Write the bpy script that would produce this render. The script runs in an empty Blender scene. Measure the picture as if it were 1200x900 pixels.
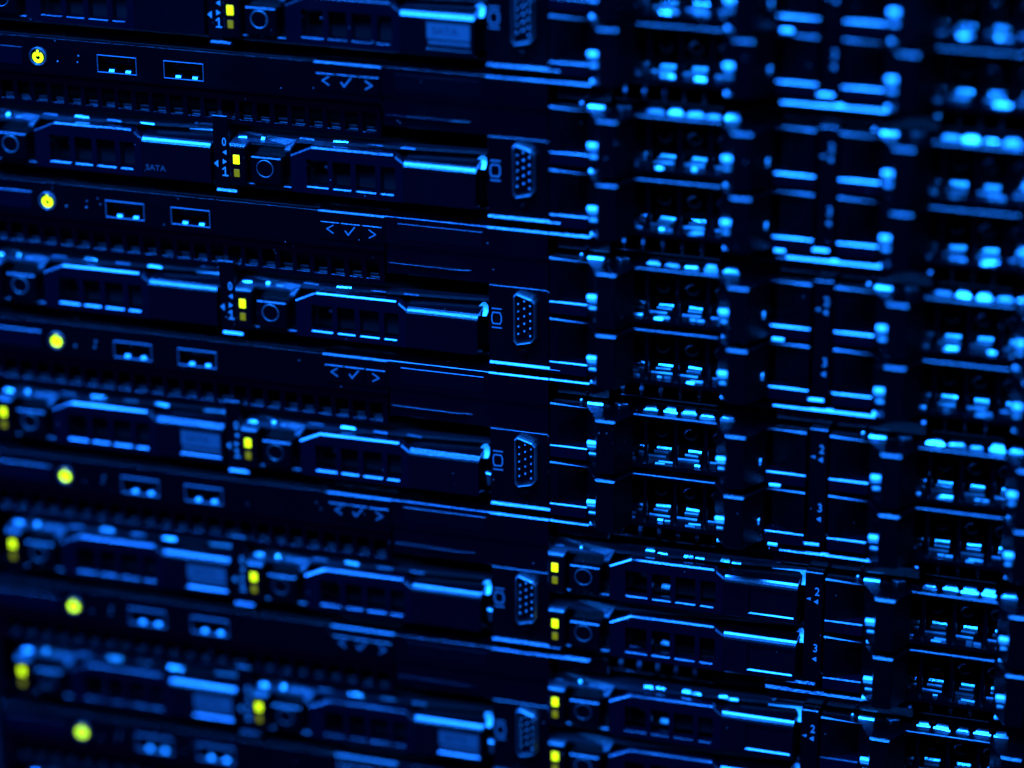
import bpy, bmesh, math, random
from mathutils import Matrix, Vector
random.seed(7)
PI = math.pi
S = 0.001                       # everything below is written in millimetres
sc = bpy.context.scene

# ------------------------------------------------------------------ camera
# rack axes: X right, Y down, Z out of the rack towards the viewer (mm)
def W(x, y, z=0.0):
    return Vector((x * S, -z * S, -y * S))

cam_d = bpy.data.cameras.new('camera')
cam = bpy.data.objects.new('camera', cam_d)
sc.collection.objects.link(cam)
sc.camera = cam
cam_d.sensor_width = 36.0
cam_d.lens = 112.9
cam_d.clip_start = 0.02
cam_d.clip_end = 50
right = Vector((0.95140787, -0.3078568 * -1, -0.00687432))
down_r = (0.11083366, 0.92510329, -0.36318014)
fwd_r = (-0.28729596, 0.37965333, 0.87938864)
rt_r = (0.95140787, 0.00687432, 0.3078568)
def rv(v):                      # rack vector (X, Ydown, Zinto) -> blender
    return Vector((v[0], v[2], -v[1]))
R_, U_, F_ = rv(rt_r), -rv(down_r), rv(fwd_r)
M = Matrix((R_, U_, -F_)).transposed().to_4x4()
M.translation = W(348.726, -246.602, 812.993)
cam.matrix_world = M
cam_d.dof.use_dof = True
cam_d.dof.focus_distance = 0.925
cam_d.dof.aperture_fstop = 2.8
cam_d.dof.aperture_blades = 9
cam_d.dof.aperture_rotation = 0.3

# ------------------------------------------------------------------ world and lamps
wd = bpy.data.worlds.new('World')
sc.world = wd
wd.use_nodes = True
wd.node_tree.nodes['Background'].inputs[0].default_value = (0.03, 0.0, 0.25, 1)
wd.node_tree.nodes['Background'].inputs[1].default_value = 0.003

def area(name, loc, target, sx, sy, power, col):
    l = bpy.data.lights.new(name, 'AREA')
    l.shape = 'RECTANGLE'; l.size = sx; l.size_y = sy
    l.energy = power; l.color = col
    o = bpy.data.objects.new(name, l)
    sc.collection.objects.link(o)
    z = (Vector(loc) - Vector(target)).normalized()      # long side kept parallel to the rack front
    x = (Vector((1, 0, 0)) - z * z.x).normalized(); y = z.cross(x)
    m = Matrix((x, y, z)).transposed().to_4x4(); m.translation = loc
    o.matrix_world = m
    return o
CEN = W(80, 100, 0)
area('blue_ceiling_lamp', CEN + Vector((-0.45, -0.43, 0.98)), CEN + Vector((-0.1, 0, 0)), 1.75, 0.14, 112.0, (0.006, 0.142, 1.0))
area('blue_low_fill', CEN + Vector((-0.26, -0.86, 0.78)), CEN + Vector((0.05, 0, 0)), 0.75, 0.16, 42.0, (0.006, 0.18, 1.0))  # added low light, source unseen, to reach ledges inside the openings
area('blue_highlight_fill', CEN + Vector((0.06, -0.31, 1.02)), CEN + Vector((0.12, 0, 0.1)), 0.55, 0.12, 42.0, (0.007, 0.18, 1.0))  # added light, aimed to strengthen highlights at the upper right
area('blue_side_fill', CEN + Vector((0.66, -0.58, 0.86)), CEN + Vector((0.1, 0, 0)), 0.34, 0.20, 6.0, (0.006, 0.16, 1.0))  # added light for highlights on the right-hand slopes of the handles
area('violet_front_fill', CEN + Vector((-0.5, -1.3, -0.75)), CEN, 1.0, 0.8, 0.13, (0.08, 0.0, 1.0))  # added fill with no real source, gives dark front faces a violet sheen
vs = sc.view_settings
sc.display_settings.display_device = 'sRGB'
vs.view_transform = 'Standard'; vs.look = 'None'; vs.exposure = 0; vs.gamma = 1; vs.use_curve_mapping = False
sc.cycles.use_denoising = True
sc.cycles.max_bounces = 6
sc.cycles.sample_clamp_indirect = 4.0
sc.cycles.caustics_reflective = False
sc.cycles.caustics_refractive = False

# ------------------------------------------------------------------ materials
def mat(name, base, rough=0.4, metal=0.0, spec=0.5, bump=0.0, bscale=900.0, var=0.0, emit=None, estr=0.0, rvar=0.0, coat=0.0, dust=0.0):
    m = bpy.data.materials.new(name); m.use_nodes = True
    nt = m.node_tree; b = nt.nodes['Principled BSDF']
    b.inputs['Base Color'].default_value = (*base, 1)
    b.inputs['Roughness'].default_value = rough
    b.inputs['Metallic'].default_value = metal
    b.inputs['Specular IOR Level'].default_value = spec
    b.inputs['Coat Weight'].default_value = coat
    b.inputs['Coat Roughness'].default_value = 0.12
    if emit:
        b.inputs['Emission Color'].default_value = (*emit, 1)
        b.inputs['Emission Strength'].default_value = estr
    tc = nt.nodes.new('ShaderNodeTexCoord')
    geo = nt.nodes.new('ShaderNodeNewGeometry')
    if bump > 0:
        n = nt.nodes.new('ShaderNodeTexNoise'); n.inputs['Scale'].default_value = bscale; n.inputs['Detail'].default_value = 3
        nt.links.new(geo.outputs['Position'], n.inputs['Vector'])
        bp = nt.nodes.new('ShaderNodeBump'); bp.inputs['Strength'].default_value = bump; bp.inputs['Distance'].default_value = 0.0004
        nt.links.new(n.outputs['Fac'], bp.inputs['Height']); nt.links.new(bp.outputs['Normal'], b.inputs['Normal'])
    if rvar > 0:
        n2 = nt.nodes.new('ShaderNodeTexNoise'); n2.inputs['Scale'].default_value = 60; n2.inputs['Detail'].default_value = 6
        nt.links.new(geo.outputs['Position'], n2.inputs['Vector'])
        mr = nt.nodes.new('ShaderNodeMapRange')
        mr.inputs[1].default_value = 0.3; mr.inputs[2].default_value = 0.7
        mr.inputs[3].default_value = max(0.03, rough - rvar); mr.inputs[4].default_value = rough + rvar
        nt.links.new(n2.outputs['Fac'], mr.inputs[0]); nt.links.new(mr.outputs[0], b.inputs['Roughness'])
    if dust > 0:                # fine pale dust specks lying on the surface
        v = nt.nodes.new('ShaderNodeTexVoronoi'); v.inputs['Scale'].default_value = 420
        nt.links.new(geo.outputs['Position'], v.inputs['Vector'])
        v2 = nt.nodes.new('ShaderNodeTexNoise'); v2.inputs['Scale'].default_value = 150
        nt.links.new(geo.outputs['Position'], v2.inputs['Vector'])
        lt = nt.nodes.new('ShaderNodeMath'); lt.operation = 'LESS_THAN'; lt.inputs[1].default_value = 0.05
        nt.links.new(v.outputs['Distance'], lt.inputs[0])
        gt = nt.nodes.new('ShaderNodeMath'); gt.operation = 'GREATER_THAN'; gt.inputs[1].default_value = 0.56
        nt.links.new(v2.outputs['Fac'], gt.inputs[0])
        mu = nt.nodes.new('ShaderNodeMath'); mu.operation = 'MULTIPLY'
        nt.links.new(lt.outputs[0], mu.inputs[0]); nt.links.new(gt.outputs[0], mu.inputs[1])
        mx = nt.nodes.new('ShaderNodeMix'); mx.data_type = 'RGBA'
        mx.inputs[6].default_value = (*base, 1); mx.inputs[7].default_value = (dust, dust, dust, 1)
        nt.links.new(mu.outputs[0], mx.inputs[0]); nt.links.new(mx.outputs[2], b.inputs['Base Color'])
    return m

MT = {
 'plastic': mat('black_grained_plastic', (0.0008, 0.0005, 0.0012), 0.15, spec=0.6, bump=0.35, bscale=2600, rvar=0.08, dust=0.35),
 'handle': mat('black_satin_plastic', (0.002, 0.001, 0.0032), 0.16, spec=0.9, bump=0.04, bscale=2200, rvar=0.06, dust=0.30),
 'paint': mat('black_painted_steel', (0.0008, 0.0005, 0.0012), 0.14, spec=0.8, bump=0.08, bscale=1800, rvar=0.08, dust=0.35),
 'dark': mat('dull_black_interior', (0.004, 0.004, 0.005), 0.8, spec=0.15),
 'glass': mat('dark_glossy_screen', (0.001, 0.001, 0.002), 0.10, dust=0.3),
 'steel': mat('brushed_spring_steel', (0.62, 0.64, 0.66), 0.30, metal=1.0, bump=0.30, bscale=1500, rvar=0.08),
 'dull': mat('dull_zinc_steel', (0.30, 0.31, 0.33), 0.42, metal=1.0, bump=0.4, bscale=1200, rvar=0.1),
 'fin': mat('pale_grey_fin', (0.80, 0.81, 0.83), 0.36, metal=0.2, bump=0.2, bscale=1200),
 'rim': mat('satin_steel_rim', (0.10, 0.10, 0.12), 0.4, metal=0.3, bump=0.1, bscale=1200),
 'shaded_fin': mat('shaded_grey_fin', (0.17, 0.18, 0.19), 0.36, metal=0.8, bump=0.1, bscale=1200),  # darker tone so lower steps look less lit than the top ones
 'lit_grain': mat('lightened_grained_plastic', (0.009, 0.007, 0.012), 0.40, spec=0.9, bump=0.8, bscale=2400, rvar=0.1, dust=0.4),  # real grain, but base lightened so tops and left rail look lit
 'grip': mat('smooth_black_plastic', (0.001, 0.0006, 0.0016), 0.18, spec=1.0, bump=0.08, bscale=2400, rvar=0.03, dust=0.2),
 'shaded_steel': mat('shaded_spring_steel', (0.16, 0.16, 0.18), 0.5, metal=1.0, bump=1.0, bscale=1500, rvar=0.1),  # dark copy of the spring steel, paints shade onto some fingers
 'ventfin': mat('dark_perforated_steel', (0.016, 0.016, 0.02), 0.45, metal=0.5, bump=0.4, bscale=1200),
 'contact': mat('nickel_contact', (0.28, 0.29, 0.30), 0.34, metal=1.0),
 'faint': mat('faded_print', (0.035, 0.035, 0.04), 0.5),
 'print': mat('pale_grey_print', (0.24, 0.25, 0.26), 0.5),
 'dimprint': mat('dark_grey_print', (0.13, 0.13, 0.15), 0.5),  # darker grey print for the button marks and port icon
 'sticker': mat('grey_paper_sticker', (0.06, 0.06, 0.07), 0.5, bump=0.1, bscale=700),
 'ink': mat('dark_ink', (0.02, 0.02, 0.03), 0.5),
 'led': mat('yellow_light_lens', (0.05, 0.05, 0.0), 0.6, spec=0.1, emit=(0.48, 0.80, 0.002), estr=2.6),
 'leddim': mat('dim_yellow_light_lens', (0.03, 0.03, 0.0), 0.6, spec=0.1, emit=(0.19, 0.22, 0.0), estr=0.85),
 'power': mat('yellow_green_power_lens', (0.05, 0.06, 0.0), 0.6, spec=0.1, emit=(0.40, 0.80, 0.002), estr=4.0),
}

# ------------------------------------------------------------------ geometry helpers
def sg(bev, seg):
    return 1 if bev < 0.8 else (3 if seg < 4 else 5)

def V(bm, x, y, z):
    return bm.verts.new(W(x, y, z))

def box(bm, x0, x1, y0, y1, z0, z1, bev=0.0, seg=2, sel=None):
    """axis box in rack mm, all edges (or those sel(mid) accepts) rounded"""
    vs_ = [V(bm, x, y, z) for z in (z0, z1) for y in (y0, y1) for x in (x0, x1)]
    q = [(0, 1, 3, 2), (4, 6, 7, 5), (0, 4, 5, 1), (2, 3, 7, 6), (0, 2, 6, 4), (1, 5, 7, 3)]
    fs = [bm.faces.new([vs_[i] for i in f]) for f in q]
    if bev > 0:
        es = list({e for f in fs for e in f.edges})
        if sel:
            es = [e for e in es if sel(*mm((e.verts[0].co + e.verts[1].co) / 2))]
        bmesh.ops.bevel(bm, geom=es, offset=bev * S, segments=sg(bev, seg), profile=0.5, affect='EDGES', clamp_overlap=True)

def mm(co):
    return co.x / S, -co.z / S, -co.y / S

def prism(bm, pts, z0, z1, bev=0.0, seg=3, sel=None):
    """outline pts (x, y) extruded in z"""
    a = [V(bm, x, y, z1) for x, y in pts]; b = [V(bm, x, y, z0) for x, y in pts]
    n = len(pts); fs = [bm.faces.new(a), bm.faces.new(b[::-1])]
    for i in range(n):
        j = (i + 1) % n
        fs.append(bm.faces.new((a[i], b[i], b[j], a[j])))
    if bev > 0:
        es = list({e for f in fs for e in f.edges})
        es = [e for e in es if (sel(*mm((e.verts[0].co + e.verts[1].co) / 2)) if sel else mm((e.verts[0].co + e.verts[1].co) / 2)[2] > z1 - 1e-3)]
        bmesh.ops.bevel(bm, geom=es, offset=bev * S, segments=sg(bev, seg), profile=0.5, affect='EDGES', clamp_overlap=True)

def plan(bm, pts, y0, y1, bev=0.0, seg=3, sel=None):
    """plan outline pts (x, z) extruded downwards from y0 to y1"""
    a = [V(bm, x, y0, z) for x, z in pts]; b = [V(bm, x, y1, z) for x, z in pts]
    n = len(pts); fs = [bm.faces.new(a), bm.faces.new(b[::-1])]
    for i in range(n):
        j = (i + 1) % n
        fs.append(bm.faces.new((a[i], b[i], b[j], a[j])))
    if bev > 0:
        es = list({e for f in fs for e in f.edges})
        if sel:
            es = [e for e in es if sel(*mm((e.verts[0].co + e.verts[1].co) / 2))]
        bmesh.ops.bevel(bm, geom=es, offset=bev * S, segments=sg(bev, seg), profile=0.5, affect='EDGES', clamp_overlap=True)

def ring(bm, cx, cy, ro, ri, z0, z1, n=28, a0=0.0, a1=2 * PI, sx=1.0):
    full = abs(a1 - a0 - 2 * PI) < 1e-6
    k = n if full else n + 1
    L = []
    for i in range(k):
        a = a0 + (a1 - a0) * i / n
        c, s = math.cos(a) * sx, math.sin(a)
        L.append([V(bm, cx + ro * c, cy + ro * s, z0), V(bm, cx + ro * c, cy + ro * s, z1 - 0.12 * (ro - ri)),
                  V(bm, cx + (ro * .75 + ri * .25) * c, cy + (ro * .75 + ri * .25) * s, z1),
                  V(bm, cx + (ro * .25 + ri * .75) * c, cy + (ro * .25 + ri * .75) * s, z1),
                  V(bm, cx + ri * c, cy + ri * s, z1 - 0.12 * (ro - ri)), V(bm, cx + ri * c, cy + ri * s, z0)])
    for i in range(k if full else k - 1):
        p, q = L[i], L[(i + 1) % k]
        for j in range(6):
            bm.faces.new((p[j], p[(j + 1) % 6], q[(j + 1) % 6], q[j]))
    if not full:
        bm.faces.new(L[0][::-1]); bm.faces.new(L[-1])

def disc(bm, cx, cy, r, z0, z1, n=24, dome=0.0):
    o = [V(bm, cx + r * math.cos(2 * PI * i / n), cy + r * math.sin(2 * PI * i / n), z0) for i in range(n)]
    p = [V(bm, cx + r * .8 * math.cos(2 * PI * i / n), cy + r * .8 * math.sin(2 * PI * i / n), z1) for i in range(n)]
    c = V(bm, cx, cy, z1 + dome)
    for i in range(n):
        j = (i + 1) % n
        bm.faces.new((o[i], o[j], p[j], p[i])); bm.faces.new((p[i], p[j], c))
    bm.faces.new(o[::-1])

def stroke(bm, pts, w, z0, z1, closed=False):
    n = len(pts)
    for i in range(n if closed else n - 1):
        (x0, y0), (x1, y1) = pts[i], pts[(i + 1) % n]
        d = math.hypot(x1 - x0, y1 - y0); ux, uy = (x1 - x0) / d, (y1 - y0) / d
        e = w * 0.45
        zz = z1 + 0.004 * i
        prism(bm, [(x0 - ux * e + uy * w / 2, y0 - uy * e - ux * w / 2), (x1 + ux * e + uy * w / 2, y1 + uy * e - ux * w / 2),
                   (x1 + ux * e - uy * w / 2, y1 + uy * e + ux * w / 2), (x0 - ux * e - uy * w / 2, y0 - uy * e + ux * w / 2)], z0, zz)

def grille(bm, P, ni, nj, holes, z0, z1, picks=()):
    """one connected plate on a grid of ni x nj cells, P(i, j) -> (x, y); picks = [(test, chamfer)]"""
    fr = {}; bk = {}
    def gv(d, i, j, z):
        if (i, j) not in d: d[(i, j)] = V(bm, *P(i, j), z)
        return d[(i, j)]
    solid = lambda i, j: 0 <= i < ni and 0 <= j < nj and (i, j) not in holes
    for i in range(ni):
        for j in range(nj):
            if not solid(i, j): continue
            c = [(i, j), (i + 1, j), (i + 1, j + 1), (i, j + 1)]
            bm.faces.new([gv(fr, *k, z1) for k in c]); bm.faces.new([gv(bk, *k, z0) for k in c[::-1]])
            for (di, dj), (a, b) in (((0, -1), (0, 1)), ((1, 0), (1, 2)), ((0, 1), (2, 3)), ((-1, 0), (3, 0))):
                if not solid(i + di, j + dj):
                    bm.faces.new([gv(fr, *c[a], z1), gv(bk, *c[a], z0), gv(bk, *c[b], z0), gv(fr, *c[b], z1)])
    bmesh.ops.recalc_face_normals(bm, faces=bm.faces[:])
    for test, b in picks:
        es = []
        for e in bm.edges:
            if len(e.link_faces) == 2 and e.link_faces[0].normal.dot(e.link_faces[1].normal) < .9:
                x, y, z = mm((e.verts[0].co + e.verts[1].co) / 2)
                if test(x, y, z, e): es.append(e)
        bmesh.ops.bevel(bm, geom=es, offset=b * S, segments=1 if b < .62 else 3, profile=0.5, affect='EDGES', clamp_overlap=True)

def wedge(bm, x0, x1, y, h, z, a, d=1.2):
    """small block whose front leans back: top edge a mm behind the foot"""
    pr = [(y, z - a - d), (y, z - a), (y + h, z), (y + h + .5, z), (y + h + .5, z - a - d)]
    A = [V(bm, x0, *q) for q in pr]; B = [V(bm, x1, *q) for q in pr]
    bm.faces.new(A); bm.faces.new(B[::-1])
    for i in range(5):
        j = (i + 1) % 5
        bm.faces.new((A[i], B[i], B[j], A[j]))

def data(name, fn, m):
    bm = bmesh.new(); fn(bm)
    bmesh.ops.recalc_face_normals(bm, faces=bm.faces[:])
    me = bpy.data.meshes.new(name); bm.to_mesh(me); bm.free()
    me.materials.append(MT[m])
    return me

def text_mesh(name, txt, size, m, cx, cy, z, sx=1.0):
    cu = bpy.data.curves.new(name, 'FONT'); cu.body = txt; cu.size = size * S; cu.extrude = 0.00003
    cu.align_x = 'CENTER'; cu.align_y = 'CENTER'; cu.resolution_u = 3; cu.offset = 0.00002
    o = bpy.data.objects.new(name, cu); sc.collection.objects.link(o)
    dg = bpy.context.evaluated_depsgraph_get(); dg.update()
    me = bpy.data.meshes.new_from_object(o.evaluated_get(dg))
    bpy.data.objects.remove(o); bpy.data.curves.remove(cu)
    me.name = name
    me.transform(Matrix.Translation(W(cx, cy, z)) @ Matrix.Rotation(PI / 2, 4, 'X') @ Matrix.Diagonal((sx, 1, 1, 1)))
    me.materials.clear(); me.materials.append(MT[m])
    return me

def link(name, me, parent=None, loc=None, kind=None):
    o = bpy.data.objects.new(name, me); sc.collection.objects.link(o)
    o.parent = parent
    if loc is not None: o.location = loc
    if kind: o['kind'] = kind
    return o

def thing(name, label, cat, loc, group=None):
    o = bpy.data.objects.new(name, None); sc.collection.objects.link(o)
    o.empty_display_size = 0.01
    o.location = loc; o['label'] = label; o['category'] = cat
    if group: o['group'] = group
    return o

def copy_tree(o, parent=None):
    c = o.copy(); sc.collection.objects.link(c); c.parent = parent
    for ch in o.children:
        copy_tree(ch, c)
    return c

U = 44.45
NROW = 7
def row_loc(r): return W(0, U * r, 0)
ORD = ['topmost', 'second', 'third', 'fourth', 'fifth', 'sixth', 'seventh']

# ------------------------------------------------------------------ the rack itself
rack = thing('server_rack', 'tall black steel rack with upright rails holding the whole stack of servers', 'server rack', W(-100, 330, -20))
def rail(bm):
    for x0, x1, zf in ((-112, -92.5, -2.5), (257, 277, -2.5)):
        box(bm, x0, x1, -60, 330, -60, zf, 0.8, 2)
def local(fn, ox, oy, oz):      # build in rack mm, stored relative to the thing's base
    def g(bm):
        fn(bm); bmesh.ops.translate(bm, verts=bm.verts[:], vec=-W(ox, oy, oz))
    return g
link('upright_rail', data('upright_rail', local(lambda bm: box(bm, -112, -92.6, -60, 330, -60, -2.5, 0.9, 3), -100, 330, -20), 'lit_grain'), rack)  # lighter material on this rail paints its band of light
link('upright_rail', data('upright_rail', local(lambda bm: box(bm, 257, 277, -60, 330, -60, -2.5, 0.9, 3), -100, 330, -20), 'paint'), rack)
link('back_panel', data('back_panel', local(lambda bm: box(bm, -112.5, 277.5, -60, 330, -75, -61), -100, 330, -20), 'dark'), rack)
link('base_plate', data('base_plate', local(lambda bm: box(bm, -113, 278, 331, 336, -76, -1, 0.6), -100, 330, -20), 'paint'), rack)

# ------------------------------------------------------------------ servers
def chassis(bm):
    box(bm, -90.5, 255, -30.6, 12.0, -58, -24)                     # body behind the bays
    box(bm, -90.5, 94, -31.4, -30.8, -30, -3.2)                   # lid
    box(bm, 94.05, 255, -31.4, -30.8, -30, -14, 0.2)
    box(bm, -90.5, 255, 10.2, 11.6, -30, -9, 0.3)                  # tray floor
    box(bm, -90.5, -88.5, -30.7, 12, -24, -2.4, 0.3)
    box(bm, 253.5, 255, -30.7, 12, -24, -2.4, 0.3)
def shift(fn, dx):
    def g(bm):
        fn(bm); bmesh.ops.translate(bm, verts=bm.verts[:], vec=W(dx, 0, 0))
    return g
LIPS = [(-7.2, 0.2, 9.5, -0.3), (75.8, 98.2, 9.1, 0.0), (165.5, 175.0, 9.5, -0.3), (247.5, 253.3, 9.5, -0.3)]
def lip_piece(a, b, y, z): return lambda bm: box(bm, a, b, y, y + 1.8, -9, z, 0.6, 1)
UP = [([(94.2, -14), (94.2, -0.6), (106, -0.6), (112.5, -9), (112.5, -14)], -32.0),
      ([(156, -14), (156, -9), (160, -0.6), (203, -0.6), (206, -9), (206, -14)], -32.0),
      ([(240, -14), (240, -9), (243, -0.6), (253.3, -0.6), (253.3, -14)], -32.0),
      ([(158.5, -9), (159.5, -1.5), (172, -1.5), (173.5, -9)], -34.0)]
def up_piece(p, y): return lambda bm: plan(bm, p, y, y + 1.1, 0.75, 1, lambda x, yy, z: yy < y + .1 and z > -1.7)
def face_piece(a, b): return lambda bm: box(bm, a, b, -30.7, -25.6, -13, -5, 0.3)
def control(bm):
    xs = [-88.3, -42.42, -30.58, -21.52, -9.68, 24.4]; ys = [-31.2, -27.3, -22.6, -20.9]
    grille(bm, lambda i, j: (xs[i], ys[j]), 5, 3, {(1, 1), (3, 1)}, -14, -1.0,
           [(lambda x, y, z, e: y < -31 and z > -1.1 and abs(e.verts[0].co.x - e.verts[1].co.x) > .001, 0.025)])
def button_block(bm):
    box(bm, 24.6, 44.8, -31.5, -20.9, -14, -0.6, 0.45, 4, lambda x, y, z: z > -1.0 and y < -31)
def lcd(bm):
    box(bm, 45.1, 75.8, -31.7, -23.4, -14, -0.4, 0.09, 4, lambda x, y, z: z > -0.6 and y < -31)
def corner_panel(bm):
    box(bm, 75.8, 93.9, -31.7, -23.4, -14, -0.4, 0.42, 4, lambda x, y, z: z > -0.6 and y < -31)
def lcd_lower(bm):
    box(bm, 45.1, 93.9, -23.3, -14.2, -14, -1.1, 0.18, 2, lambda x, y, z: z > -1.3)
def lcd_glass(bm):
    box(bm, 49, 74.5, -29.9, -25.0, -1, -0.3, 0.06, 2)
def lcd_step(bm):
    plan(bm, [(46, -1.3), (46, -0.7), (66, -0.3), (72, -1.3)], -17.6, -17.1, 0.015, 2)
def lcd_step2(bm):
    box(bm, 46, 91, -22.9, -22.5, -1.3, -0.85, 0.012)
DIV = [((-7.5, -2.75, -12.5, 9.2, -14, -1.0), .2), ((75.9, 93.6, -14.0, 8.9, -14, -1.2), .25), ((170.6, 175.9, -25.4, 9.2, -14, -1.4), .2)]
def div_piece(q, b): return lambda bm: box(bm, *q, b)
def edge_strip(bm): box(bm, 93.7, 94.1, -13.8, 8.2, -1.3, -0.5, 0.12)
def vent(bm):
    n = 24
    xs = [-88.3]
    for i in range(n):
        c = -84.2 + i * 5.4
        xs += [c - 2.0, c + 2.0]
    xs.append(43.6)
    ys = [-20.1, -16.7, -11.1, -9.6]
    grille(bm, lambda i, j: (xs[i], ys[j]), len(xs) - 1, 3, {(2 * k + 1, 1) for k in range(n)}, -4.2, -3.2,
           [(lambda x, y, z, e: z > -3.25 and abs(y + 11.1) < .02 and abs(e.verts[0].co.z - e.verts[1].co.z) < 1e-6, 0.02)])
def vent_lip(bm):
    box(bm, -88.3, 43.6, -20.75, -20.3, -6, -1.1, 0.02, 3, lambda x, y, z: z > -1)
def vent_fins(bm):
    random.seed(3)
    for i in range(24):
        c = -84.2 + i * 5.4
        j = random.uniform(-.25, .25)
        q = random.uniform(-.12, .12)
        wedge(bm, c - 1.9 + j, c + .8 + j, -11.9 + q, .12, -5.6, .1, .4)
        wedge(bm, c - 1.2 + j, c + 1.6, -11.25 - q, .16, -4.6, .1, .3)
def tag(bm):
    box(bm, -88, -66.6, -27.9, -22.5, -2, -0.75, 0.07, 3)
def usb_shell(x):
    def f(bm):
        y, w, h, t = -27.6, 12.4, 5.3, 0.22
        a, b = x, x + w
        z0, z1 = -12, -0.72
        for q in ((a, b, y, y + t), (a, b, y + h - t, y + h)):
            box(bm, *q, z0, z1, 0.07, 1)
        for q in ((a, a + t, y + t, y + h - t), (b - t, b, y + t, y + h - t)):
            box(bm, *q, z0, z1 - .004, 0.07, 1)
    return f
def usb_tongue(x):
    return lambda bm: box(bm, x + 1.9, x + 10.6, -26.3, -25.0, -12, -1.9, 0.1)
def usb_hole(x):
    return lambda bm: box(bm, x + 0.33, x + 12.07, -27.26, -22.63, -11.8, -11.2)
def usb_spring(x):
    return lambda bm: wedge(bm, x + 3.5, x + 5.1, -23.3, .6, -1.0, .5, 2)
def power_ring(bm): ring(bm, -61.5, -25.45, 2.75, 2.35, -1.2, -0.55, 28)
def power_cap(bm): disc(bm, -61.5, -25.45, 2.25, -1.2, -0.75, 24)
def power_sym(bm):
    ring(bm, -61.5, -25.25, 1.7, 0.75, -0.8, -0.6, 24, -PI / 2 + 0.5, 1.5 * PI - 0.5)
    box(bm, -61.75, -61.25, -27.4, -25.6, -0.8, -0.58)
def pin_holes(bm):
    for x, y in ((-55.4, -24.3), (-48.6, -26.5), (-49.0, -24.6)):
        disc(bm, x, y, 0.38, -1.05, -0.8, 10, 0.1)
def button(x0, x1):
    return lambda bm: box(bm, x0, x1, -28.2, -22.9, -1.5, -0.25, 0.16, 2)
def chev_l(bm): stroke(bm, [(29.2, -27.3), (27.3, -26.1), (29.2, -24.9)], 0.34, -0.3, -0.2)
def chev_r(bm): stroke(bm, [(40.3, -27.0), (42.2, -25.8), (40.3, -24.6)], 0.34, -0.3, -0.2)
def tick(bm): stroke(bm, [(33.0, -25.9), (33.8, -24.8), (35.8, -27.3)], 0.40, -0.3, -0.2)
def vga_shell(bm):
    # D outline, the long side on the left
    o = [(84.5, -12.6), (89.0, -11.2), (90.0, -10.2), (90.0, 0.9), (89.0, 2.1), (84.5, 3.2), (83.6, 2.2), (83.6, -11.8)]
    cx, cy = 86.8, -4.7
    i_ = [(cx + (x - cx) * 0.90, cy + (y - cy) * 0.955) for x, y in o]
    n = len(o)
    rings_ = []
    for pts, z in ((o, -1.3), (o, 0.5), ([(cx + (x - cx) * 0.93, cy + (y - cy) * 0.965) for x, y in o], 0.95), (i_, 0.9), (i_, -1.1)):
        rings_.append([V(bm, x, y, z) for x, y in pts])
    for a, b in zip(rings_, rings_[1:]):
        for k in range(n):
            bm.faces.new((a[k], a[(k + 1) % n], b[(k + 1) % n], b[k]))
    bm.faces.new(rings_[-1])
def shiftz(fn, dx, dy):
    def g(bm):
        fn(bm); bmesh.ops.translate(bm, verts=bm.verts[:], vec=W(dx, dy, 0))
    return g
def vga_core(bm):
    prism(bm, [(84.7, -11.7), (88.7, -10.5), (89.4, -9.9), (89.4, 0.7), (88.6, 1.5), (84.7, 2.4), (84.1, 1.9), (84.1, -11.2)], -1.1, -0.1, 0.1)
def vga_pins(bm):
    for c, (x, y0) in enumerate(((84.9, -9.3), (86.75, -10.3), (88.5, -9.0))):
        for k in range(5):
            disc(bm, x, y0 + k * 2.29, 0.34, -0.2, 0.3, 10, 0.2)
def vga_flange(bm):
    prism(bm, [(82.6, -14), (91.2, -14), (91.2, 4.6), (82.6, 4.6)], -1.4, -1.0, 0.12)
    disc(bm, 86.6, 5.9, 1.1, -1.2, -0.6, 16, 0.2)
def icon(bm):
    x, y = 78.35, -3.85
    stroke(bm, [(x - 1.2, y - 1.7), (x + .9, y - 1.7), (x + 1.3, y - .8), (x + 1.3, y + .8), (x + .9, y + 1.7), (x - 1.2, y + 1.7), (x - 1.5, y + .8), (x - 1.5, y - .8)], 0.34, -1.25, -1.12, True)
    stroke(bm, [(x - 1.4, y - 2.9), (x + 1.3, y - 2.9)], 0.34, -1.25, -1.12)
    stroke(bm, [(x - 1.4, y + 2.9), (x + 1.3, y + 2.9)], 0.34, -1.25, -1.12)
def tri(bm, cx, cy, w, h, z, left=True):
    s = -1 if left else 1
    prism(bm, [(cx + s * w, cy), (cx - s * w, cy - h), (cx - s * w, cy + h)], z - .1, z + .06)
TRI = [(-4.0, -1.55, .62, .75, -1.0, True), (-4.0, 1.3, .62, .75, -1.0, False), (-6.75, 2.05, .65, 1.1, -1.0, True),
       (173.9, -16.2, .65, .8, -1.4, True), (173.9, 2.2, .65, .8, -1.4, True), (171.7, -16.9, .65, .45, -1.4, True)]
def tri_piece(q): return lambda bm: tri(bm, *q)
def post(bm):
    box(bm, -.55, .55, -29.6, -25.85, -11, -9.8, 0.2, 2)
def post_head(bm): wedge(bm, -.6, .6, -28.9, .8, -9.2, .6, .5)
def post_bar(x0): return lambda bm: box(bm, x0 + 14, x0 + 46, -25.8, -25.1, -12, -9.5, 0.15)
def post_bar2(x0): return lambda bm: box(bm, x0 + 14, x0 + 46, -30.7, -29.9, -12.5, -10.6, 0.15)
PARTS = [('chassis', chassis, 'paint', None)]
PARTS += [('tray_edge', lip_piece(*q), 'paint', None) for q in LIPS]
PARTS += [('lid_edge', up_piece(*q), 'paint', None) for q in UP]
PARTS += [('bay_frame', face_piece(*q), 'paint', None) for q in ((94.3, 111), (160, 203), (243, 253))]
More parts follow.
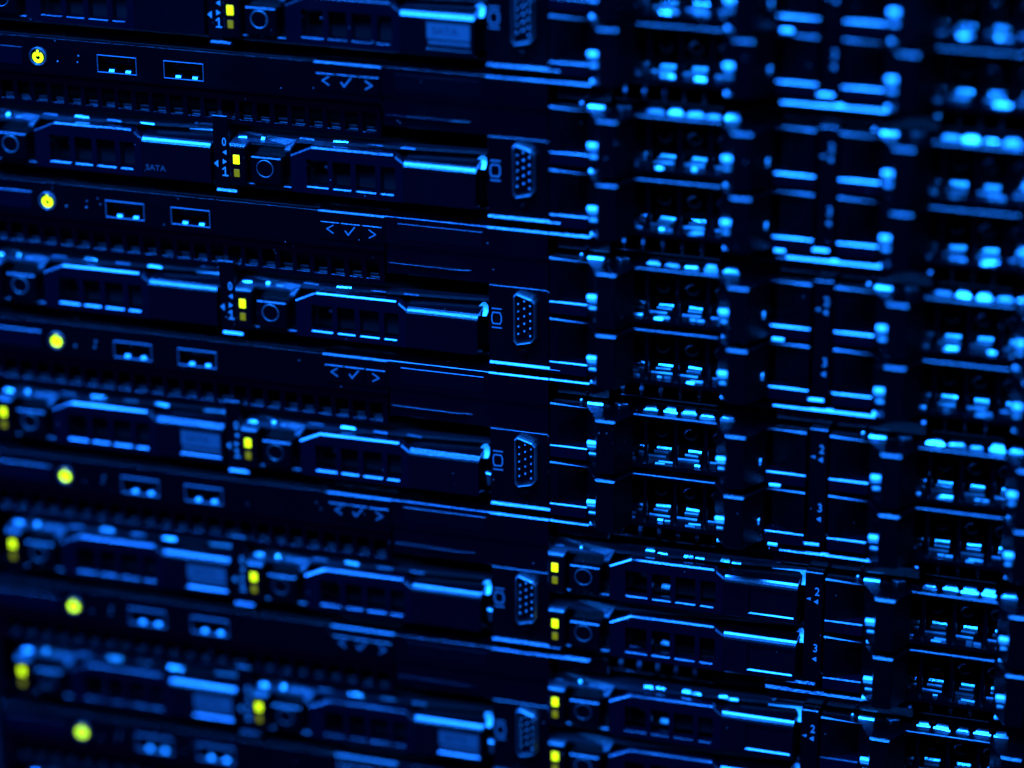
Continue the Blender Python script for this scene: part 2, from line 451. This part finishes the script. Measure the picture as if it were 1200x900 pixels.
PARTS += [('control_panel', control, 'plastic', None), ('button_block', button_block, 'plastic', None), ('display_panel', lcd, 'paint', None), ('corner_panel', corner_panel, 'paint', None),
 ('lower_panel', lcd_lower, 'paint', None), ('display_glass', lcd_glass, 'glass', None), ('display_step', lcd_step, 'handle', None), ('display_step', lcd_step2, 'handle', None),
 ('edge_strip', edge_strip, 'paint', None), ('vent_panel', vent, 'paint', None), ('vent_edge', vent_lip, 'paint', None), ('vent_fin', vent_fins, 'ventfin', 'stuff'),
 ('pull_tag', tag, 'handle', None), ('pin_hole', pin_holes, 'steel', 'stuff'), ('port_icon', icon, 'dimprint', None)]
PARTS += [('divider', div_piece(*q), 'plastic', None) for q in DIV]
PARTS += [('bay_arrow', tri_piece(q), 'print', None) for q in TRI]
PM = [(n, data(n, f, m), k) for n, f, m, k in PARTS]
usb_me = []
for x in (-42.7, -21.8):
    usb_me.append((data('usb_port', usb_shell(x), 'rim'), data('tongue', usb_tongue(x), 'plastic'), data('contact_spring', usb_spring(x), 'contact'), data('socket', usb_hole(x), 'dark')))
pw = [data('power_button', power_cap, 'plastic'), data('button_ring', power_ring, 'dull'), data('power_symbol', power_sym, 'power')]
btn = [(data('menu_button', button(25.2, 31.1), 'plastic'), data('chevron_mark', chev_l, 'dimprint')),
       (data('menu_button', button(31.5, 37.6), 'plastic'), data('tick_mark', tick, 'dimprint')),
       (data('menu_button', button(38.0, 44.2), 'plastic'), data('chevron_mark', chev_r, 'dimprint'))]
vga = [data('vga_port', shiftz(vga_shell, 0.3, -0.1), 'dull'), data('socket_core', shiftz(vga_core, 0.3, -0.1), 'plastic'), data('pin_contacts', shiftz(vga_pins, 0.3, -0.1), 'contact'), data('flange', vga_flange, 'plastic')]
digits = [text_mesh('bay_digit', '0', 3.5, 'print', -4.0, -4.6, -0.94, .8), data('bay_digit', lambda bm: stroke(bm, [(-4.7, 3.6), (-3.95, 3.0), (-3.95, 5.45), (-4.7, 5.5), (-3.2, 5.5)], .36, -1.05, -.92), 'print'),
          text_mesh('bay_digit', '2', 3.6, 'print', 174.2, -19.3, -1.34, .85), text_mesh('bay_digit', '3', 3.6, 'print', 174.2, -1.2, -1.34, .85)]
post_m = data('vent_post', post, 'rim'); head_m = data('post_head', post_head, 'fin')
bar_m = [data('vent_rail', f(x0), 'paint') for x0 in (95.9, 178.2) for f in (post_bar, post_bar2)]

srv_label = [
 'black rack server at the very top, mostly above the frame edge',
 'black rack server second from the top, with sharp power symbol and USB ports',
 'black rack server third from the top, just below the sharpest USB ports',
 'black rack server fourth from the top, its menu buttons below a bright edge',
 'black rack server fifth from the top, first one with drives in the middle bays',
 'black rack server sixth from the top, low and blurred at the left',
 'black rack server at the bottom, only its blurred control panel showing']
servers = []
def make_server():
    t = thing('rack_server', srv_label[0], 'server', row_loc(0), 'servers stacked in the rack')
    for n, me, k in PM: link(n, me, t, kind=k)
    for a, b, c, d in usb_me:
        u = link('usb_port', a, t); link('tongue', b, u); link('contact_spring', c, u); link('contact_spring', c, u, W(5.2, 0, 0)); link('socket', d, u)
    p = link('power_button', pw[0], t); link('button_ring', pw[1], p); link('power_symbol', pw[2], p)
    for a, b in btn:
        q = link('menu_button', a, t); link(b.name.split('.')[0], b, q)
    v = link('vga_port', vga[0], t); link('socket_core', vga[1], v); link('pin_contacts', vga[2], v, kind='stuff'); link('flange', vga[3], v)
    for d in digits: link('bay_digit', d, t)
    for b in bar_m: link('vent_rail', b, t)
    for x0 in (95.9, 178.2):
        for k in range(5):
            p = link('vent_post', post_m, t, W(x0 + 17.6 + 5.7 * k, 0, 0)); link('post_head', head_m, p)
    return t
proto = make_server()
for r in range(NROW):
    s = proto if r == 0 else copy_tree(proto)
    s.location = row_loc(r); s['label'] = srv_label[r]
    servers.append(s)

# ------------------------------------------------------------------ drive carriers (origin: upper status light)
def c_frame(bm):
    # pillar with sloped top
    f = lambda x, y, z: z > -0.3 or y < -4.0
    box(bm, -2.3, 2.9, -4.4, 8.3, -9.4, -0.02, 0.5, 3, f)
    box(bm, 2.95, 16.4, -3.1, 8.2, -9.3, -5.0)                    # recess back
    box(bm, 2.95, 16.4, 7.2, 8.5, -5, -1.4, 0.25, 2)
def c_tray(bm): box(bm, -2.3, 74.6, -4.6, 8.3, -23, -9.5, 0.3)
def c_top(bm):                  # grained top: slopes gently forwards, notched over the release button
    pts = [(-2.3, -.6), (-2.3, -9), (74.4, -9), (74.4, -7.2), (17.5, -3.3), (16.5, -.5), (14.9, -.5), (14.6, -3.1), (3.1, -3.1), (2.9, -.6)]
    yt = lambda x, z: -4.45 - (.0 if x < 16.9 else 1.55) + .16 * z
    A = [V(bm, x, yt(x, z), z) for x, z in pts]; B = [V(bm, x, yt(x, z) + .9, z) for x, z in pts]
    n = len(pts); bm.faces.new(A); bm.faces.new(B[::-1])
    for i in range(n):
        j = (i + 1) % n; bm.faces.new((A[i], A[j], B[j], B[i]))
    es = [e for e in bm.edges if all(v in A for v in e.verts) and mm((e.verts[0].co + e.verts[1].co) / 2)[2] > -3.2 and mm((e.verts[0].co + e.verts[1].co) / 2)[0] < 16.6]
    bmesh.ops.bevel(bm, geom=es, offset=.3 * S, segments=1, profile=.5, affect='EDGES', clamp_overlap=True)
def c_button(bm):
    box(bm, 4.2, 13.7, -1.3, 6.9, -8, -0.5, 0.35, 3)
def c_ring(bm): ring(bm, 8.6, 2.15, 2.7, 2.35, -0.6, -0.35, 32)
def c_led(bm): box(bm, -1.2, 1.2, -1.65, 1.6, -0.5, 0.12, 0.35, 3, lambda x, y, z: z > 0 or (abs(x) > 1 and abs(abs(y) - 1.6) < .1))
def c_led2(bm): box(bm, -1.0, 1.0, 2.75, 5.4, -0.5, 0.08, 0.25, 2)
def c_band(bm):
    for k in range(6):
        x = -1.9 + k * .82
        box(bm, x, x + .5, -4.3, -3.5, -0.5, 0.10, 0.12, 1)
def c_sym(bm):                  # little pulse mark printed on the sloping top
    def flat(pts, w, y):
        for (x0, z0), (x1, z1) in zip(pts, pts[1:]):
            d = math.hypot(x1 - x0, z1 - z0); ux, uz = (x1 - x0) / d, (z1 - z0) / d
            plan(bm, [(x0 + uz * w, z0 - ux * w), (x1 + uz * w, z1 - ux * w), (x1 - uz * w, z1 + ux * w), (x0 - uz * w, z0 + ux * w)], y - .05, y + .04)
    flat([(-1.6, -3.6), (-.5, -3.6), (0, -1.4), (.5, -6.2), (.9, -3.6), (1.9, -3.6)], 0.17, -4.42)
HX = [16.7, 21.6, 23.3, 28.15, 29.65, 35.15, 36.65, 42.65, 44.15, 48.0, 48.7, 51.05]
HT = [-3.0, -5.25, -6.0, -6.02, -6.03, -6.05, -6.07, -6.09, -6.11, -6.12, -5.6, -3.85]
def c_handle(bm):
    def P(i, j):
        y = (HT[i], -2.2, 5.95, 8.0)[j]
        if j == 0: y = HT[i]
        if i == 0 and j == 1: y = -1.6
        return HX[i], y
    holes = {(i, 1) for i in (1, 2, 4, 6, 8, 9)}
    horiz = lambda e: abs(e.verts[0].co.x - e.verts[1].co.x) > .001
    grille(bm, P, 11, 3, holes, -3.2, 0.0, [
        (lambda x, y, z, e: y < -2.9 and horiz(e) and z > -.01, 0.46),
        (lambda x, y, z, e: y < -2.9 and horiz(e) and z < -3.19, 0.25),
        (lambda x, y, z, e: abs(y - 5.95) < .02 and horiz(e) and z > -.01, 0.32),
        (lambda x, y, z, e: abs(x - 16.7) < .02 and z > -.01, 1.3)])
def c_grip0(bm): c_grip(bm, False)
def c_grip(bm, recess=True):
    xs = [51.15, 58.4, 71.9, 72.7]
    prof = [(-5.7, -8.8), (-4.55, -2.1), (-4.32, -1.45), (-3.87, -0.92), (-3.27, -0.38), (-2.75, -0.12), (-2.2, 0.0), (-1.7, 0.0), (6.4, 0.0), (7.8, 0.0), (8.1, -0.3), (8.1, -8.8)]
    g = [[V(bm, x, y, z) for x in xs] for y, z in prof]
    for j in range(len(prof) - 1):
        for i in range(3):
            if recess and i == 1 and j == 7: continue
            bm.faces.new((g[j][i], g[j][i + 1], g[j + 1][i + 1], g[j + 1][i]))
    if recess:
        zi = -0.34
        inn = [V(bm, xs[1] + .25, -1.7, zi), V(bm, xs[2] - .2, -1.7, zi), V(bm, xs[2] - .2, 6.1, zi), V(bm, xs[1] + .7, 6.1, zi)]
        out = [g[7][1], g[7][2], g[8][2], g[8][1]]
        bm.faces.new(inn)
        for k in range(4):
            bm.faces.new((out[k], out[(k + 1) % 4], inn[(k + 1) % 4], inn[k]))
    bm.faces.new([g[j][0] for j in range(len(prof))]); bm.faces.new([g[j][3] for j in range(len(prof))][::-1])
    n = len(prof) - 1
    bm.faces.new((g[0][0], g[0][1], g[0][2], g[0][3], g[n][3], g[n][2], g[n][1], g[n][0]))
def c_latch(bm):
    box(bm, 73.9, 75.9, -6.2, -3.1, -6.0, -2.2, 0.9, 4)
def c_latch_plate(bm):
    plan(bm, [(65.2, -10.5), (66.8, -7.2), (75.4, -7.0), (76.2, -9.5), (74, -13), (70, -12), (69, -14), (66.8, -13)], -5.4, -4.6, 0.25, 2)
def c_foot(bm):                 # small metal foot below the arrow
    prism(bm, [(74.3, 0.6), (76.0, 0.9), (75.8, 4.6), (74.9, 5.0)], -3.2, -1.4, 0.3, 2)
def finger(w, h, strip=True):
    def f(bm):                  # folded spring finger, origin at its front base
        n = 4; rows = []
        for k in range(n + 1):  # curved leaf rising backwards
            a = k / n
            rows.append((-h * math.sin(a * 1.25), -h * 1.25 * (1 - math.cos(a * 1.25)) - .35 * a, w / 2 * (1 - .22 * a)))
        A = [(V(bm, -hw, y, z), V(bm, hw, y, z)) for y, z, hw in rows]
        B = [(V(bm, -hw, y + .22, z - .12), V(bm, hw, y + .22, z - .12)) for y, z, hw in rows]
        for k in range(n):
            bm.faces.new((A[k][0], A[k][1], A[k + 1][1], A[k + 1][0])); bm.faces.new((B[k][0], B[k + 1][0], B[k + 1][1], B[k][1]))
            bm.faces.new((A[k][0], A[k + 1][0], B[k + 1][0], B[k][0])); bm.faces.new((A[k][1], B[k][1], B[k + 1][1], A[k + 1][1]))
        bm.faces.new((A[0][0], B[0][0], B[0][1], A[0][1])); bm.faces.new((A[n][0], A[n][1], B[n][1], B[n][0]))
        if strip: wedge(bm, -w * .62, w * .62, -.12, .4, .3, .4, .3)
    return f
def c_inner(bm): wedge(bm, 31.2, 33.6, 4.0, .55, -5.6, .5, .8)  # c_inner shapes are added bits standing in for glints behind the windows
def c_inner_a(bm): wedge(bm, 24.2, 26.2, 2.0, .3, -7.6, .2, .6)
def c_inner_b(bm): stroke(bm, [(47.3, -1.2), (46.3, .8), (47.4, 2.8)], .25, -8, -7.6)
def tilted(pts, zr):
    def f(bm):                  # bent sheet leaning back 45 degrees
        zz = lambda y: zr + (y + 4.6) * .9
        A = [V(bm, x, y, zz(y)) for x, y in pts]; B = [V(bm, x, y + .3, zz(y) - .3) for x, y in pts]
        n = len(pts); bm.faces.new(A); bm.faces.new(B[::-1])
        for i in range(n):
            j = (i + 1) % n; bm.faces.new((A[i], A[j], B[j], B[i]))
    return f
c_hook = tilted([(71.4, -5.1), (72.2, -6.1), (73.2, -6.2), (74.1, -5.5), (74.5, -4.2), (74.3, -3.0), (73.0, -2.9), (72.9, -4.2)], -5.2)
c_hook_wide = tilted([(63.6, -5.7), (64.4, -7.0), (65.4, -7.5), (66.2, -7.1), (67.4, -7.5), (71.6, -7.4), (73.6, -6.8), (74.7, -5.2), (74.7, -3.0), (73.0, -2.9), (72.9, -5.0), (71.8, -5.8)], -5.6)
def c_sticker(bm): box(bm, 58.9, 71.5, -1.6, 3.4, -0.42, -0.24)
def c_sticker2(bm): box(bm, 59.3, 71.5, 4.0, 4.9, -0.42, -0.25)

CM = {k: data(*v) for k, v in {
 'frame': ('carrier_frame', c_frame, 'plastic'), 'button': ('release_button', c_button, 'plastic'), 'ring': ('ring_mark', c_ring, 'dull'),
 'led': ('status_light', c_led, 'led'), 'led2': ('activity_light', c_led2, 'leddim'), 'band': ('dot_band', c_band, 'dull'),
 'sym': ('pulse_mark', c_sym, 'print'), 'handle': ('handle', c_handle, 'handle'), 'grip': ('grip_plate', c_grip, 'grip'), 'top': ('carrier_top', c_top, 'lit_grain'), 'tray': ('drive_tray', c_tray, 'dark'), 'grip0': ('grip_plate', c_grip0, 'grip'),
 'latch': ('latch', c_hook, 'dull'), 'plate': ('latch', c_hook_wide, 'dull'), 'foot': ('latch_foot', c_foot, 'dull'),
 'finA': ('spring_finger', finger(4.8, .45, False), 'shaded_steel'), 'finB': ('spring_finger', finger(4.6, .8, False), 'steel'),
 'finC': ('spring_finger', finger(4.6, 1.2, False), 'steel'), 'finS': ('spring_finger', finger(1.3, 1.5, False), 'steel'),
 'inA': ('inner_glint', c_inner, 'fin'), 'inC': ('inner_glint', c_inner_a, 'rim'), 'inB': ('inner_glint', c_inner_b, 'dull'),
 'st': ('paper_label', c_sticker, 'sticker'), 'st2': ('label_strip', c_sticker2, 'sticker')}.items()}
sata = text_mesh('label_text', 'SATA', 2.9, 'ink', 64.2, 1.0, -0.20, 1.1)
sata2 = text_mesh('label_text', 'SATA', 2.4, 'faint', 55.3, 5.0, 0.02, 1.1)
sas = sata

def make_carrier():
    t = thing('drive_carrier', 'drive', 'drive', (0, 0, 0), 'hot swap drives with yellow lights')
    link('carrier_frame', CM['frame'], t)
    b = link('release_button', CM['button'], t); link('ring_mark', CM['ring'], b)
    link('status_light', CM['led'], t); link('activity_light', CM['led2'], t)
    link('dot_band', CM['band'], t); link('pulse_mark', CM['sym'], t)
    link('handle', CM['handle'], t); link('grip_plate', CM['grip'], t); link('carrier_top', CM['top'], t); link('drive_tray', CM['tray'], t)
    link('inner_glint', CM['inB'], t); link('inner_glint', CM['inC'], t)
    return t
def place_carrier(col, r, low, label, opts):
    c = make_carrier()          # meshes are shared
    X = {0: -80.8, 1: 0.0, 2: 95.9}[col]
    y = 0.0 if col < 2 else (-16.75 if not low else 1.65)
    c.location = W(X, U * r + y, random.uniform(-.15, .15)); c['label'] = label
    if 'fing' in opts:
        random.seed(100 + r * 10 + col)
        spec = [(0.2, 'finB'), (6.6, 'finS'), (11.4, 'finA'), (20.4, 'finA'), (30.6, 'finB'), (41.0, 'finA'), (51.4, 'finB' if col == 0 else 'finA')]
        if col == 2: spec = [(0.2, 'finA'), (6.6, 'finS'), (11.0, 'finA'), (27.8, 'finC'), (31.4, 'finB'), (39.4, 'finC'), (42.6, 'finB'), (50.4, 'finC'), (53.8, 'finB')]
        for x, k in spec:
            sc_ = (.95 if x < 16 else 1.0) if col < 2 else .62
            if x < 3: sc_ = .62
            f = link('spring_finger', CM[k], c, W(x + random.uniform(-.2, .2), (-5.1 if x < 16 else -6.75), -4.2 + random.uniform(-.3, .3)))
            f.scale = (sc_, 1, 1); f.rotation_euler = (random.uniform(-.12, .12), random.uniform(-.03, .03), random.uniform(-.08, .08))
    link('latch', CM['plate' if 'plate' in opts else 'latch'], c)
    if col == 2: link('inner_glint', CM['inA'], c, W(random.uniform(-.4, .4), 0, 0))
    if 'foot' in opts: link('latch_foot', CM['foot'], c)
    if col < 2 and 'sticker' not in opts:
        for ch in c.children:
            if ch.name.startswith('grip_plate'): ch.data = CM['grip0']
    if 'sticker' in opts:
        s = link('paper_label', CM['st'], c); link('label_text', sas if opts['sticker'] == 2 else sata, s); link('label_strip', CM['st2'], c)
    if 'faint' in opts: link('label_text', sata2, c)
    return c

L0 = ['black drive in left bay of the topmost server, mostly above the picture',
 'crisp black drive in left bay, second server down, bare grip',
 'black drive in left bay of the third server down',
 'black drive in left bay, fourth server down, grey label on grip',
 'blurred drive in left bay, fifth server down, two yellow lights',
 'blurriest drive in left bay, sixth server down, two yellow lights',
 'drive in left bay of the bottom server']
L1 = ['drive left of the topmost monitor port, bright printed label on grip',
 'drive left of the monitor port, second server down, plain grip',
 'sharp drive left of the monitor port, third server down',
 'drive left of the monitor port, fourth server down, small metal foot',
 'drive left of the monitor port, fifth server down',
 'drive left of the lowest monitor port in view, faint grip label',
 'drive left of the monitor port in the bottom server']
for r in range(NROW):
    op = {'fing': 1, 'plate': 1}
    if r in (3, 4, 5): op['sticker'] = 1
    if r == 1: op['faint'] = 1
    place_carrier(0, r, False, L0[r], op)
    op = {'fing': 1}
    if r in (3, 4, 5): op['foot'] = 1
    if r in (0, 5): op['sticker'] = 2
    place_carrier(1, r, False, L1[r], op)
for r in (4, 5):
    for low in (False, True):
        lab = {(4, False): 'sharp drive beside the digit 2, top one of the middle four',
               (4, True): 'sharp drive beside the digit 3, second of the middle four',
               (5, False): 'drive beside the lower digit 2, third of the middle four',
               (5, True): 'drive cut by the bottom edge, lowest of the middle four'}[(r, low)]
        op = {} if low else {'fing': 1, 'plate': 1}
        place_carrier(2, r, low, lab, op)

# ------------------------------------------------------------------ drive blanks (origin as the carriers)
def b_top(bm):
    top = [(-1.4, -14), (-1.4, 0), (9.8, 0), (14.9, 8.4), (20.3, 8.4), (23.9, 0.9), (48.0, 0.9), (52.8, 8.4), (58.2, 8.4), (62.6, 0), (74.0, 0), (74.0, -14)]
    plan(bm, top, -7.8, -6.9)
    for t, b in ((lambda x, z: z > 8.3, .62), (lambda x, z: -.01 < z < 0.01, .42), (lambda x, z: .89 < z < .91, .50), (lambda x, z: .02 < z < 8.3, .2)):
        es = []
        for e in bm.edges:
            x, y, z = mm((e.verts[0].co + e.verts[1].co) / 2)
            if y < -7.79 and t(x, z) and abs(e.verts[0].co.x - e.verts[1].co.x) > .0002: es.append(e)
        bmesh.ops.bevel(bm, geom=es, offset=b * S, segments=1, profile=0.5, affect='EDGES', clamp_overlap=True)
def b_grip(bm):
    plan(bm, [(9.9, -.3), (14.95, 8.1), (20.25, 8.1), (23.7, .6), (22.6, .6), (19.5, 7.2), (15.7, 7.2), (11, -.3)], -6.9, 8.6, 0.15, 2)
def b_grip2(bm):
    plan(bm, [(48.2, .6), (52.85, 8.1), (58.15, 8.1), (62.5, -.3), (61.4, -.3), (57.4, 7.2), (53.6, 7.2), (49.3, .6)], -6.9, 8.6, 0.15, 2)
def b_flankL(bm): plan(bm, [(-1.4, -.3), (1.0, -.3), (9.3, -6.0), (9.3, -8), (-1.4, -8)], -6.9, 5.3)
def b_flankR(bm): plan(bm, [(74.0, -.3), (71.4, -.3), (63.2, -6.0), (63.2, -8), (74.0, -8)], -6.9, 5.3)
def b_lip(a, b): return lambda bm: box(bm, a, b, 5.35, 9.0, -8, -.1, 0.32, 2, lambda x, y, z: z > -.3 and y < 6)
def b_sill(bm): box(bm, 23.2, 48.8, 7.7, 9.0, -14, 0.0)
def b_back(bm): box(bm, -1.3, 73.9, -6.8, 9.0, -21, -16.5)
def b_rib(bm): box(bm, -.55, .55, -6.85, 7.8, -2.2, -0.9, 0.2, 2)
def b_glint(bm): wedge(bm, -.8, .8, -6.2, .45, -2.2, .4, .5)  # added wedge standing in for a glint under the window top
def b_boss(bm):
    ring(bm, 0, 0, 2.0, 1.35, -3.0, 0, 18)
def b_spot(bm): wedge(bm, 0, 2.6, 0, .45, 0, .30, .9)
def b_crescent(bm): ring(bm, 0, 0, 2.1, 1.5, -.5, .3, 10, PI * 1.02, PI * 1.55)  # upper-left highlight of the boss, shaped as a bright arc
def b_knobA(bm): box(bm, 6.9, 8.1, -9.3, -7.7, -2.6, -1.6, 0.4, 3)
def b_knobB(bm): wedge(bm, 9.2, 13.8, -8.3, .5, -2.2, .35, 1.2)
def b_knobC(bm): plan(bm, [(16.8, -4.2), (18.6, -2.6), (21.2, -4.2), (20.0, -5.0)], -8.5, -7.7, 0.25, 2)
BMsh = {k: data(*v) for k, v in {
 'top': ('blank_top', b_top, 'plastic'), 'g1': ('finger_grip', b_grip, 'plastic'), 'g2': ('finger_grip', b_grip2, 'plastic'),
 'f1': ('side_panel', b_flankL, 'plastic'), 'f2': ('side_panel', b_flankR, 'plastic'), 'l1': ('lower_lip', b_lip(-1.4, 9.7), 'handle'), 'l2': ('lower_lip', b_lip(62.7, 74.0), 'handle'),
 'sill': ('window_sill', b_sill, 'plastic'), 'back': ('rear_wall', b_back, 'dark'), 'rib': ('window_rib', b_rib, 'plastic'), 'glint': ('window_glint', b_glint, 'rim'),
 'boss': ('screw_boss', b_boss, 'dark'), 'cres': ('boss_glint', b_crescent, 'steel'), 'spot': ('side_step', b_spot, 'fin'), 'spotB': ('side_step', b_spot, 'shaded_fin'), 'catch': ('side_catch', lambda bm: wedge(bm, 0, 1, 0, .5, 0, .4, 1.0), 'fin'), 'kA': ('top_catch', b_knobA, 'dull'), 'kB': ('top_catch', b_knobB, 'steel'), 'kC': ('top_catch', b_knobC, 'dull'),
 'fin': ('spring_finger', finger(4.0, 1.25), 'steel'),
 'finD': ('spring_finger', finger(4.0, .9), 'dull'), 'stepA': ('inner_step', lambda bm: wedge(bm, 0, 1, 0, .50, 0, .33, .5), 'steel'), 'stepB': ('inner_step', lambda bm: wedge(bm, 0, 1, 0, .38, 0, .24, .4), 'shaded_fin')}.items()}

def make_blank():
    t = thing('drive_blank', 'blank', 'drive blank', (0, 0, 0), 'empty bay covers on the right')
    for n, k in (('blank_top', 'top'), ('finger_grip', 'g1'), ('finger_grip', 'g2'), ('side_panel', 'f1'), ('side_panel', 'f2'), ('lower_lip', 'l1'), ('lower_lip', 'l2'), ('window_sill', 'sill'), ('rear_wall', 'back')):
        link(n, BMsh[k], t)
    for x in (27.0, 35.9, 44.8): link('window_rib', BMsh['rib'], t, W(x, 0, 0))
    for x in (28.6, 38.0, 46.3): link('window_glint', BMsh['glint'], t, W(x, 0, 0))
    for k, x in enumerate((29.8, 38.4, 47.0)):
        o = link('screw_boss', BMsh['boss'], t, W(x, 0.6, -8.0))
        if k: link('boss_glint', BMsh['cres'], o)
    for x, y, z, w in ((12.1, -.6, 8.0, 1), (12.2, .6, 7.8, .95), (12.6, 2.9, 7.6, .8), (50.1, -.5, 8.0, 1), (50.2, .7, 7.8, .95), (50.4, 2.9, 7.0, .7), (60.6, 1.0, 2.2, .4), (60.6, 2.2, 2.2, .38)):
        o = link('side_step', BMsh['spot' if y < 0 or y == 1.0 else 'spotB'], t, W(x, y, z)); o.scale = (w, 1, 1)
    for dy in (0, 1.2):
        o = link('inner_step', BMsh['stepA' if dy == 0 else 'stepB'], t, W(22.9, 5.6 + dy, -8.0 + dy)); o.scale = (1.7, 1, 1)
    for k, x in enumerate((18.6, 27.7, 36.9, 45.9)):
        o = link('inner_step', BMsh['stepA'], t, W(x, 6.9, -11.0)); o.scale = ((4.2, 4.3, 3.9, 2.9)[k], 1, 1)
        o = link('inner_step', BMsh['stepB'], t, W(x, 7.05, -8.4)); o.scale = ((4.2, 4.3, 3.9, 2.6)[k], 1, 1)
    return t
for r in range(NROW):
    for col in (2, 3):
        if col == 2 and r in (4, 5): continue
        for low in (False, True):
            b = make_blank()
            X = 95.9 if col == 2 else 178.2
            b.location = W(X, U * r + (1.65 if low else -16.75), random.uniform(-.2, .2))
            side = 'just right of monitor port' if col == 2 else 'in the far right column'
            b['label'] = f'{"lower" if low else "upper"} black drive blank {side}, {ORD[r]} server down'
            random.seed(500 + r * 7 + col * 3 + low)
            for x, y, z, w in ((10.9, 9.15, 1.4, 4.0), (49.2, 9.1, 1.8, 4.6), (63.6, 8.9, 0.2, 3.2)):
                if random.random() < .8:
                    o = link('side_catch', BMsh['catch'], b, W(x + random.uniform(-.4, .4), y, z)); o.scale = (w * random.uniform(.8, 1.1), 1, 1)
            for ch in list(b.children):
                if ch.name.startswith('inner_step'):
                    q = .05 if ch.data == BMsh['stepA'] else .2
                    ch.rotation_euler = (random.uniform(-q, q), random.uniform(-.03, .03), random.uniform(-.05, .05))
                    ch.location = ch.location + W(random.uniform(-.25, .25), random.uniform(-.12, .12), 0)
            for k, x in enumerate((18.4, 27.9, 37.0, 46.0)):
                a = x - 1.0 + random.uniform(-.5, .5)
                o = link('inner_step', BMsh['stepB'], b, W(a, 7.1, -5.2)); o.scale = ((6.0 - (k == 3) * 2.6) * random.uniform(.8, 1.05), 1, 1)
                o.rotation_euler = (random.uniform(-.25, .25), random.uniform(-.03, .03), 0)
                a = x + 2.2 + random.uniform(-.6, .6)
                for q, w, z in (((0, 1.5, -2.2), (2.1, 2.0, -2.0)) if (low ^ (k == 2)) else ((0, 3.9, -1.9), (-.6, 2.6, -.4))):
                    if random.random() < .15: continue
                    hot = random.random() < .3
                    o = link('inner_step', BMsh['stepA' if hot else 'stepB'], b, W(a + q, 7.15, z)); o.scale = (w * random.uniform(.75, 1.1), .9, .8 if hot else random.uniform(.7, 1.1))
                    o.rotation_euler = (random.uniform(-.25, .25) * (.2 if hot else 1), random.uniform(-.04, .04), 0)
            if not low:
                for k in ('kA', 'kB', 'kC'): link('top_catch', BMsh[k], b)
                for x in (28.2, 33.8, 39.5, 45.0, 50.6):
                    f = link('spring_finger', BMsh['fin' if r > 2 or random.random() < .45 else 'finD'], b, W(x + random.uniform(-.3, .3), -8.15, -2.6 + random.uniform(-.5, .4)))
                    f.rotation_euler = (random.uniform(-.3, .3), random.uniform(-.05, .05), random.uniform(-.12, .12)); f.scale = (random.uniform(.75, 1.05), 1, random.uniform(.5, 1.15))
